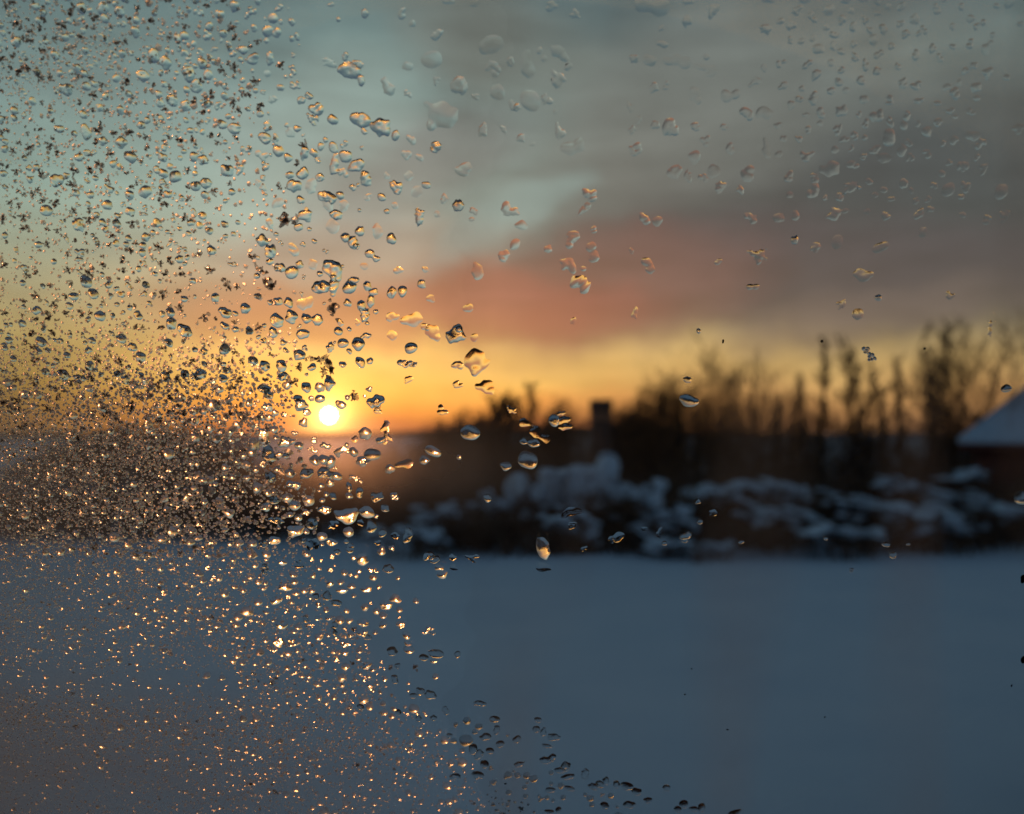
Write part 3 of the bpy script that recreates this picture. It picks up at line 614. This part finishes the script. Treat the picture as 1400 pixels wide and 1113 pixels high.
 (1044,155,12,9,'s'),(803,265,13,12,'s'),(1088,17,7,11,'s'),(1104,88,8,7,'s'),(1119,103,10,8,'s'),(1068,115,8,7,'s'),(1200,98,8,7,'s'),(1115,132,10,9,'s'),(1147,152,11,9,'s'),(1173,156,5,6,'s'),(1105,177,5,6,'s'),
 (1061,172,8,5,'s'),(1091,190,6,8,'s'),(1145,178,7,10,'s'),(1216,137,5,10,'s'),(1255,137,8,6,'s'),(1299,149,6,7,'s'),(1135,230,14,10,'s'),(1165,228,9,8,'s'),(1210,187,14,12,'s'),(1197,205,10,5,'s'),(1205,216,11,7,'s'),
 (1100,215,14,8,'s'),(1078,240,9,9,'s'),(1112,242,8,7,'s'),(1160,254,16,6,'s'),(1315,227,13,7,'s'),(1348,230,12,6,'s'),(1297,258,10,9,'s'),(1319,254,9,9,'s'),(1110,262,10,12,'s'),(1078,266,6,6,'s'),
 (796,288,12,5,'s'),(803,281,5,4,'s'),(713,308,8,6,'s'),(704,333,8,7,'s'),(691,284,16,10,'s'),(782,325,9,9,'s',(-3,9,5)),(811,315,6,7,'s'),(807,338,6,7,'s',(5,12,8)),(776,363,15,8,'s'),(795,390,14,12,'s'),(797,367,5,4,'s'),
 (863,342,3,4,'s'),(884,358,8,7,'s',(5,10,6)),(882,299,12,8,'s'),(899,301,7,6,'s'),(984,357,6,8,'s'),(1042,350,21,9,'s'),(1029,392,9,9,'s'),(1024,299,12,7,'s'),(784,438,5,6,'s'),(867,430,5,11,'s'),(690,350,12,8,'s'),
 (654,370,8,12,'s'),(939,546,14,8,'b'),(955,452,3,4,'b'),(938,520,6,6,'s'),(1089,293,8,8,'s'),(1137,291,14,9,'s'),(1086,327,6,7,'b'),(1118,334,10,8,'s'),(1144,330,8,9,'s'),(1195,341,16,9,'s'),(1179,376,12,9,'s'),
 (1200,406,5,5,'b'),(1172,429,9,9,'s'),(1147,416,10,5,'s'),(1298,403,8,6,'s'),(1351,447,4,12,'s'),(1184,478,8,7,'c'),(1190,487,8,6,'c'),(1374,530,6,6,'b'),(1350,300,8,7,'s'),(1370,297,12,6,'s'),(1260,318,5,7,'s'),
 (570,262,7,9,'s'),(598,292,5,5,'s'),(648,288,6,6,'s'),(645,300,4,3,'s'),(525,600,8,6,'s'),(486,600,5,5,'s'),(640,420,6,5,'s'),(588,408,6,5,'s'),(606,560,7,8,'s'),(750,340,6,5,'s'),
]
# where the frost ends, and how coarse it is
def edge_x(y): return 22 * math.sin(y * .031 + 1) + 14 * math.sin(y * .083) + float(np.interp(y, [0, 100, 200, 300, 400, 500, 600, 700, 760, 850, 950, 1050, 1113], [350, 395, 440, 465, 480, 500, 470, 500, 500, 500, 560, 700, 840]))
placed = {}
def key(x, y): return int(x // 12), int(y // 12)
def clear(x, y, r, k=1.0):
    a, b = key(x, y)
    for i in range(a - 2, a + 3):
        for j in range(b - 2, b + 3):
            for (X, Y, R) in placed.get((i, j), ()):
                if (X - x) ** 2 + (Y - y) ** 2 < (k * (R + r)) ** 2: return False
    return True
def put(x, y, r): placed.setdefault(key(x, y), []).append((x, y, r))
for hnd in HAND: put(hnd[0], hnd[1], (hnd[2] + hnd[3]) / 2)
rnd = random.Random(21)
big, small = [], []
def kind_here(x, y, r):
    t = rnd.random()
    if y < 580 and x < 420: return 'r' if t < .42 - .0005 * x else 'i' if t < .72 else 'b' if t < .8 else 'c'
    return 'r' if t < .05 else 'i' if t < .38 else 'c' if t < .6 else 'b'
# bigger pieces first
for it in range(20000):
    y = rnd.uniform(-12, 1125); x = rnd.uniform(-12, edge_x(y) + 20)
    x += max(0, x / edge_x(y) - .9) * rnd.gauss(0, 260)                  # stragglers past the edge
    t = min(1.15, max(0, x) / edge_x(y))
    if y > 760: r = rnd.lognormvariate(0, .32) * (1.8 + 2.9 * t) * (1 if y < 900 else .85)
    elif y > 560: r = rnd.lognormvariate(0, .33) * (2.2 + 3.6 * t)
    else: r = rnd.lognormvariate(0, .42) * (4.3 + 1.6 * t)
    keep = 1.0
    if y < 560: keep = .62 if x < 330 else .34
    elif y > 760: keep = .7 if x > 300 else .42
    else: keep = .6
    n = math.sin(x * .021 + y * .013) + math.sin(x * .013 - y * .027 + 1) 
    keep *= .8 + .25 * n
    if math.hypot(x - 450, y - 568) < 34 or (y < 560 and x > 520): continue
    if rnd.random() > keep * .5 or not clear(x, y, r, .92): continue
    r = min(r, 8.5); kd = kind_here(x, y, r); r = min(r, 6.2) if kd == 'r' else r
    put(x, y, r); (big if r > 4.2 else small).append((x, y, r, kd))
for it in range(420):                                     # soft condensation up in the clear corner
    x, y = rnd.gauss(1180, 120), rnd.uniform(-10, 300)
    if x < 1040 or x > 1405: continue
    r = rnd.uniform(4.5, 9)
    if clear(x, y, r, 1.05): put(x, y, r); HAND.append((x, y, r * rnd.uniform(.8, 1.3), r * rnd.uniform(.7, 1.1), 's'))
big.sort(key=lambda b: -b[2])
n_hand_ice = sum(1 for h in HAND if h[4] in 'bicr')
take = max(0, 300 - n_hand_ice)
small += big[take:]; big = big[:take]
ALL = [tuple(h) for h in HAND] + [(x, y, r * rnd.uniform(.85, 1.15), r * rnd.uniform(.85, 1.2), k) for x, y, r, k in big]

def solid(x, y): return y < 520 or (x > 560 and y > 925) or (x > 618 and not (730 < x < 755 and y > 700)) or int(x * 7 + y * 13) % 5 < 2
def piece(x, y, rx, ry, kind, lobes, sd_, n=None, flat=False):
    s = px_size(x, y); R = (rx + ry) / 2; rr = random.Random(sd_); ang = rr.uniform(-.35, .35)
    if kind == 'r':
        return star(rr, rx * s * 1.25, ry * s * 1.2)
    if kind == 'c':
        bl = [(rr.gauss(0, .42) * rx * s, rr.gauss(0, .42) * ry * s, rx * s * rr.uniform(.3, .42), ry * s * rr.uniform(.3, .42), rr.uniform(0, 3)) for _ in range(7)]
        return drop_mesh(bl,   .42 * R * s, n or 20, .7, .22, .5, 3.4, sd_, solid(x, y))
    bl = [(0, 0, rx * s, ry * s, ang)] + [(dx * s, -dy * s, r * s, r * s, 0) for dx, dy, r in lobes]
    if kind == 's':
        if not lobes and R > 5 and rr.random() < .75:
            bl = [(rr.uniform(-.5, .5) * rx * s, rr.uniform(-.5, .5) * ry * s, rx * s * rr.uniform(.4, .75), ry * s * rr.uniform(.4, .75), rr.uniform(0, 3)) for _ in range(3)]
        return drop_mesh(bl, rr.uniform(.10, .18) * min(rx, ry) * s, n or 20, .95, .30, .2, 1.7, sd_)
    if kind == 'i':
        bl += [(rr.uniform(-.6, .6) * rx * s, rr.uniform(-.6, .6) * ry * s, rx * s * .5, ry * s * .5, rr.uniform(0, 3)) for _ in range(2)]
        return drop_mesh(bl, rr.uniform(.6, .85) * min(rx, ry) * s, n or 20, .62, .26, .42, 2.6, sd_, solid(x, y))
    lowq = float(np.interp(y, [470, 640], [0, 1]))
    return drop_mesh(bl, rr.uniform(.6, .9) * (1 + (.3 if y < 925 else .36) * lowq) * min(rx, ry) * s, n or 18, (.53 + .1 * lowq), .27, .24, 1.9, sd_, solid(x, y))
def star(rr, rx, ry):
    """rime: a rough heap with splayed needles and plates"""
    R = (rx + ry) / 2; segs = []
    for k in range(rr.randint(7, 11)):
        c = Vector((rr.gauss(0, .4) * rx, rr.gauss(0, .4) * ry, R * rr.uniform(.05, .35))); a = math.atan2(c.y, c.x) + rr.uniform(-.9, .9); L = R * rr.uniform(.3, .75)
        d = Vector((math.cos(a), math.sin(a), rr.uniform(-.15, .5))) * L
        segs.append((tuple(c - d * .4), tuple(c + d * .6), R * rr.uniform(.16, .28), R * rr.uniform(.03, .1)))
    V, Fq = tubes(segs, 4)
    bl = [(rr.gauss(0, .35) * rx, rr.gauss(0, .35) * ry, rx * rr.uniform(.28, .42), ry * rr.uniform(.22, .4), rr.uniform(0, 3)) for _ in range(4)]
    V2, F2, s2 = drop_mesh(bl, .4 * R, 11, .7, .35, .7, 3.5, rr.randint(0, 9999), False)
    return np.concatenate([V, V2]), np.concatenate([Fq, F2 + len(V)]), np.zeros(len(Fq) + len(F2), bool)
MAT = {'s': DROPW, 'b': ICE, 'i': ICE, 'c': ICE, 'r': RIME}
NAME = {'s': 'water_drop', 'b': 'ice_bead', 'i': 'ice_lump', 'c': 'ice_cluster', 'r': 'frost_star'}
CAT = {'s': 'water drop', 'b': 'ice bead', 'i': 'ice lump', 'c': 'ice cluster', 'r': 'frost crystal'}
GRP = {'s': 'flat melt water drops on the glass', 'b': 'clear frozen beads on the glass', 'i': 'lumpy ice on the glass', 'c': 'knobbly ice clusters on the glass', 'r': 'dark frost crystals on the glass'}
LAND = [('the sun', 450, 568), ('the big teardrop', 651, 490), ('the tall broken ice column', 455, 378), ('the long two-lobed ice under the high cloud', 508, 168),
 ('the slanting chain below the thicket', 598, 770), ('the wide puddle-shaped bead under the sun', 475, 703), ('the drop with two sparks at the field edge', 742, 748), ('the round lone bead on the snow', 524, 852),
 ('the arched beads at the frost tip', 660, 1025), ('the slanting dark drop', 939, 546), ('the peaked snow drift', 825, 645), ('the shed roof', 1385, 575), ('the fan-shaped tree', 1310, 480),
 ('the forked tree', 1176, 490), ('the twin-stemmed tree', 1114, 480), ('the long drop on the grey cloud', 1042, 350), ('the round pink-lit drop', 795, 391), ('the bone-shaped pale drop', 783, 200), ('the box-shaped pale drop', 915, 174),
 ('the largest faint oval drop', 604, 158), ('the wavy drop on the top rim', 890, 8), ('the bright blot in the clear corner', 1210, 190), ('the pair of crescents over the dark deck', 1332, 228), ('the slanting ripple of drops', 1140, 232), ('the pale comma in the clear sky', 1112, 96), ('the short dash in the clear corner', 1255, 137), ('the bright wedge near the top rim', 1088, 17), ('the top corner over the frost', 0, 0), ('the top corner of the clear glass', 1400, 0),
 ('the bottom frosted corner', 0, 1113), ('the dark wood behind the frost', 200, 640), ('the pink cloud', 600, 400), ('the knobbly twin clump up high', 430, 155), ('the frosted rim level with the sun', 0, 568), ('the frosted rim halfway up the sky', 0, 290),
 ('the yellow sky over the wood', 190, 460), ('the blue sky gap', 300, 320), ('the top rim above the blue gap', 230, 20), ('the frosted rim beside the snow field', 0, 830), ('the snow below the dark wood', 230, 850), ('the bottom rim under the frost', 380, 1100),
 ('the bottom rim at the frost tip', 800, 1085), ('the frozen pair over the gap', 390, 300), ('the dark purple cloud', 1060, 400), ('the upper grey sky', 1010, 80)]
NUM = ['nearest', 'second', 'third', 'fourth', 'fifth', 'sixth', 'seventh', 'eighth', 'ninth', 'tenth', 'eleventh', 'twelfth', 'thirteenth', 'fourteenth', 'fifteenth', 'sixteenth', 'seventeenth', 'eighteenth', 'nineteenth', 'twentieth', 'twenty-first', 'twenty-second', 'twenty-third', 'twenty-fourth', 'twenty-fifth', 'twenty-sixth', 'twenty-seventh', 'twenty-eighth']
CLK = ['twelve', 'one', 'two', 'three', 'four', 'five', 'six', 'seven', 'eight', 'nine', 'ten', 'eleven']
def make_labels(items):
    groups = {}
    for i, it in enumerate(items):
        x, y = it[0], it[1]; k = min(range(len(LAND)), key=lambda j: (LAND[j][1] - x) ** 2 + (LAND[j][2] - y) ** 2); d = math.hypot(LAND[k][1] - x, LAND[k][2] - y)
        c = 'at' if d < 3 else CLK[round(math.degrees(math.atan2(x - LAND[k][1], LAND[k][2] - y)) / 30) % 12]
        groups.setdefault((k, c, it[4]), []).append((d, i))
    out = {}
    for (k, c, kd), L in groups.items():
        for n, (d, i) in enumerate(sorted(L)):
            it = items[i]; R = (it[2] + it[3]) / 2; asp = it[2] / it[3]
            size = 'large' if R > 10 else 'middling' if R > 6 else 'small' if R > 4 else 'tiny'
            shp = 'wide' if asp > 1.35 else 'tall' if asp < .75 else {'s': 'faint', 'b': 'rounded', 'i': 'lumpy', 'c': 'knobbly', 'r': 'spiky'}[kd]
            what = {'s': 'flat drop', 'b': 'ice bead', 'i': 'ice lump', 'c': 'ice cluster', 'r': 'dark frost star'}[kd]
            lm = LAND[k][0]
            if c == 'at': out[i] = {'the wavy drop on the top rim': 'wide wavy flat drop on the top rim'}.get(lm, lm.replace('the ', '', 1) + (', %s %s' % (size, what) if not what.split()[-1] in lm else ', %s in size' % size))
            else: 
                for pre in (f"{size} {shp} {what}", f"{size} {what}", what):
                    out[i] = f"{pre}, {NUM[n]} from {lm} towards {c} o'clock"
                    if len(out[i].replace("'", ' ').split()) <= 16: break
    return out
labels = make_labels(ALL)
for k, it in enumerate(ALL):
    x, y, rx, ry, kd = it[:5]
    V, Fq, sm = piece(x, y, rx, ry, kd, it[5:], 1000 + k)
    if len(Fq) == 0: continue
    o = link(NAME[kd], mesh_np(NAME[kd], V, Fq, sm), ICEC if kd in 'bic' and solid(x, y) else MAT[kd]); u, v = on_pane(x, y)
    o.matrix_world = PM @ Matrix.Translation((u, v, W0)) 
    tag(o, labels[k], CAT[kd], GRP[kd])

# ------------------------------------------------------------------ the rest of the frost: one mass per look
def merge(items):
    Vs, Fs, Ss, n = [], [], [], 0
    for V, Fq, s in items:
        Vs.append(V); Fs.append(Fq + n); Ss.append(s); n += len(V)
    return np.concatenate(Vs), np.concatenate(Fs), np.concatenate(Ss)
lib = {}
def lib_piece(kd, j):
    if (kd, j) not in lib: lib[kd, j] = piece(500, 500 if j < 8 else 701, 10, 10, kd, (), 5000 + j, n=9 if kd != 'c' else 12)
    return lib[kd, j]
S10 = px_size(700, 556) * 10
def place(V, Fq, sm, x, y, r, ang):
    u, v = on_pane(x, y); k = r * px_size(x, y) / S10; ca, sa = math.cos(ang) * k, math.sin(ang) * k
    return np.stack([V[:, 0] * ca - V[:, 1] * sa + u, V[:, 0] * sa + V[:, 1] * ca + v, V[:, 2] * k + W0], -1), Fq, sm
clearm, rimem, upperm = [], [], []
for x, y, r, kd in small:
    V, Fq, sm = lib_piece(kd, rnd.randint(0, 7) + (8 if y > 520 else 0)); (rimem if kd == 'r' else clearm if y > 520 else upperm).append(place(V, Fq, sm, x, y, r, rnd.uniform(0, 6.28)))
print('pieces', len(ALL), 'small', len(small), 'ice hand', n_hand_ice)
o = link('small_ice', mesh_np('small_ice', *merge(clearm)), SOFT); o.matrix_world = PM; tag(o, 'countless small clear ice grains over the frosted side', 'ice grains', kind='stuff')
o = link('small_bead', mesh_np('small_bead', *merge(upperm)), ICEC); o.matrix_world = PM; tag(o, 'countless small clear beads over the frosted sky', 'ice beads', kind='stuff')
o = link('rime', mesh_np('rime', *merge(rimem)), RIME); o.matrix_world = PM; tag(o, 'small dark rime flecks scattered over the frosted side', 'rime', kind='stuff')
# finest grains: faceted crumbs, vectorised
def crumbs():
    r = np.random.default_rng(77); n = 90000
    Y = r.uniform(-15, 1130, n); ex = np.interp(Y, [0, 200, 400, 560, 700, 760, 850, 950, 1050, 1113], [330, 380, 420, 400, 440, 430, 480, 540, 640, 760]); X = r.uniform(-15, 1, n) * 0 + r.uniform(0, 1, n) * (ex + 15) - 15
    t = np.clip(X / ex, 0, 1)
    f, g = fnoise(81, 12, .02), fnoise(82, 12, .06); fld = .5 + .32 * f(X, Y * 2.2) + .3 * g(X, Y * 1.6)
    dens = np.where(Y < 430, .10, np.where(Y < 560, .10 + (Y - 430) / 130 * .6, np.where(Y < 720, .8, .62)))
    band = np.exp(-((Y - (975 + .09 * X)) / 26) ** 2); gap = np.exp(-((Y - 925 - .02 * X) / 22) ** 2) * (X < 330)
    dens = dens * (.35 + 1.1 * np.clip(fld, 0, 1)) + band * .5 - gap * .5
    dens = dens * (1 - t ** 2.2 * .85)
    k = r.uniform(0, 1, n) < dens; X, Y, t = X[k], Y[k], t[k]; n = len(X)
    rad = r.lognormal(0, .35, n) * np.where(Y > 760, .85 + .5 * t, 1.15 + .9 * t)
    UV = np.array([on_pane(a, b) for a, b in zip(X, Y)]); s = px_size(400, 700)
    # half octahedra with jittered corners
    base = np.array([(1, 0, 0), (.3, .9, 0), (-.8, .6, 0), (-.8, -.6, 0), (.3, -.9, 0), (.3, .1, 1.0), (-.25, -.1, 1.1)])
    P = base[None] + r.normal(0, .16, (n, 7, 3)); P[:, :5, 2] = 0; P[:, 5:, 2] = np.abs(P[:, 5:, 2]) * r.uniform(.5, 1.2, (n, 1))
    a = r.uniform(0, 6.28, n); ca, sa = np.cos(a)[:, None], np.sin(a)[:, None]; R = (rad * s)[:, None]
    Vx = (P[..., 0] * ca - P[..., 1] * sa) * R + UV[:, :1]; Vy = (P[..., 0] * sa + P[..., 1] * ca) * R + UV[:, 1:]; Vz = P[..., 2] * R + W0
    V = np.stack([Vx, Vy, Vz], -1).reshape(-1, 3)
    T = np.array([(0, 1, 5), (1, 6, 5), (1, 2, 6), (2, 3, 6), (3, 4, 6), (4, 5, 6), (4, 0, 5)])
    Fq = (np.arange(n)[:, None, None] * 7 + T[None]).reshape(-1, 3)
    print('crumbs', n)
    up = Y < 505
    for nm, mk, mt, lb in (('frost', ~up, GRAIN, 'fine sparkling frost thick over the lower frosted side'), ('frost_dust', up, DULL, 'thin dusting of dull frost over the frosted sky')):
        Fs = np.arange(int(mk.sum()))[:, None, None] * 7 + T[None]
        o = link(nm, mesh_np(nm, V.reshape(n, 7, 3)[mk].reshape(-1, 3), Fs.reshape(-1, 3), False), mt); o.matrix_world = PM; tag(o, lb, 'frost', kind='stuff')
crumbs()
# thin hazy skin of frost between the grains, plus painted sun haze
def skin_mat():
    m = bpy.data.materials.new('frost_skin'); m.use_nodes = True; t = m.node_tree; t.nodes.clear(); w = N(t)
    tc = w.add('ShaderNodeTexCoord'); sep = w.add('ShaderNodeSeparateXYZ'); w.put(sep.inputs[0], tc.outputs['Object'])
    n = w.noise(tc.outputs['Object'], 60, 4, .6); n3 = w.noise(tc.outputs['Object'], 900, 3, .65)
    at_ = w.add('ShaderNodeAttribute'); at_.attribute_name = 'cover'
    cov = w.math('MULTIPLY', at_.outputs['Fac'], w.math('ADD', .55, w.math('MULTIPLY', n.outputs['Fac'], .9)), clamp=True)
    b = w.add('ShaderNodeBump'); b.inputs['Strength'].default_value = .6; b.inputs['Distance'].default_value = .0002; w.put(b.inputs['Height'], n3.outputs['Fac'])
    tl = w.add('ShaderNodeBsdfTranslucent'); tl.inputs[0].default_value = (.5, .5, .5, 1); w.put(tl.inputs['Normal'], b.outputs[0])
    rf = w.add('ShaderNodeBsdfRefraction'); rf.inputs['Roughness'].default_value = .62; rf.inputs['IOR'].default_value = 1.14; rf.inputs['Normal'].default_value = (0, 0, 1)
    nv = w.add('ShaderNodeCombineXYZ'); nv.inputs[0].default_value, nv.inputs[1].default_value, nv.inputs[2].default_value = -sd; w.put(rf.inputs['Normal'], nv.outputs[0])   # normal turned to the sun, so the film paints a glow round it
    m1 = w.add('ShaderNodeMixShader'); m1.inputs[0].default_value = .06; w.put(m1.inputs[1], tl.outputs[0]); w.put(m1.inputs[2], rf.outputs[0])
    tr = w.add('ShaderNodeBsdfTransparent'); mx = w.add('ShaderNodeMixShader'); w.put(mx.inputs[0], cov); w.put(mx.inputs[1], tr.outputs[0]); w.put(mx.inputs[2], m1.outputs[0])
    o = w.add('ShaderNodeOutputMaterial'); w.put(o.inputs[0], mx.outputs[0]); return m
def skin():
    n, m = 200, 120; X, Y = np.meshgrid(np.linspace(-30, 1440, n), np.linspace(1150, -40, m))
    UV = np.array([[on_pane(a, b) for a, b in zip(r1, r2)] for r1, r2 in zip(X, Y)]); V = np.concatenate([UV, np.full((m, n, 1), .00005)], -1).reshape(-1, 3)
    i = np.arange(n * m).reshape(m, n); Fq = np.stack([i[:-1, :-1], i[:-1, 1:], i[1:, 1:], i[1:, :-1]], -1).reshape(-1, 4)
    me = mesh_np('frost_film', V, Fq, True)
    ex = np.interp(Y, [0, 300, 500, 650, 760, 900, 1113], [260, 330, 340, 360, 330, 420, 640]); c = np.clip(1 - X / ex, 0, 1) ** .8
    c = c * np.interp(Y, [0, 300, 450, 560, 760, 900, 960, 1060, 1113], [.14, .16, .3, .62, .34, .28, .5, .6, .45])
    c = c + .5 * np.exp(-((X - 520) / 200) ** 2 - ((Y - 636) / 52) ** 2)  # extra cover below the sun, imitating the warm haze of sunlight
    st_ = fnoise(91, 16, .05); c = c + .28 * np.clip(st_(X, Y * .12), 0, 1) * np.clip((X - 400) / 300, 0, 1)   # dried smears
    at_ = me.attributes.new('cover', 'FLOAT', 'POINT'); at_.data.foreach_set('value', c.ravel().astype(np.float32))
    o = link('frost_film', me, skin_mat()); o.matrix_world = PM; tag(o, 'skin of frost between the grains with a painted warm haze below the sun', 'frost film', kind='stuff')
skin()
# dark specks of dirt on the clear part
SP = material('dirt', (.01, .01, .012, 1), .8)
for k, (x, y, rx, ry, lab) in enumerate([(1397, 790, 3, 7, 'black blob on the window edge beside the snow field, upper of two'), (1398, 901, 3.5, 6, 'black blob on the window edge beside the snow field, lower of two'),
      (1382, 936, 1.2, 2, 'pin-sized dirt speck beside the lower black blob'), (994, 996, 1.6, 1.2, 'lone dirt speck low over the open snow'), (936, 948, 1.2, 1.1, 'tiny dirt speck above the lone one on the snow'),
      (1127, 979, 1.3, 1.2, 'dirt speck on the snow under the twin-stemmed tree'), (945, 913, 1.2, 1.0, 'upper faint dirt speck over the middle of the snow'), (691, 1070, 1.5, 1.5, 'dirt speck among the lowest ice'),
      (988, 466, 1.4, 3, 'dirt fleck on the yellow sky above the round-headed tree'), (1263, 476, 2, 1.5, 'dirt fleck on the sky beside the fan-shaped tree top'), (1123, 466, 2, 2, 'dirt fleck right over the twin-stemmed tree'),
      (343, 1070, 1.8, 1.6, 'dirt speck in the dull frost band near the bottom')]):
    s = px_size(x, y); V, Fq, sm = drop_mesh([(0, 0, rx * s, ry * s, 0), (0, ry * s * .5, rx * s * .8, ry * s * .4, 0)], .4 * rx * s, 9, .6, .2, 0, 2, 900 + k)
    o = link('dirt_speck', mesh_np('dirt_speck', V, Fq, sm), SP); u, v = on_pane(x, y); o.matrix_world = PM @ Matrix.Translation((u, v, W0)); tag(o, lab, 'dirt speck', 'specks of dirt on the glass')
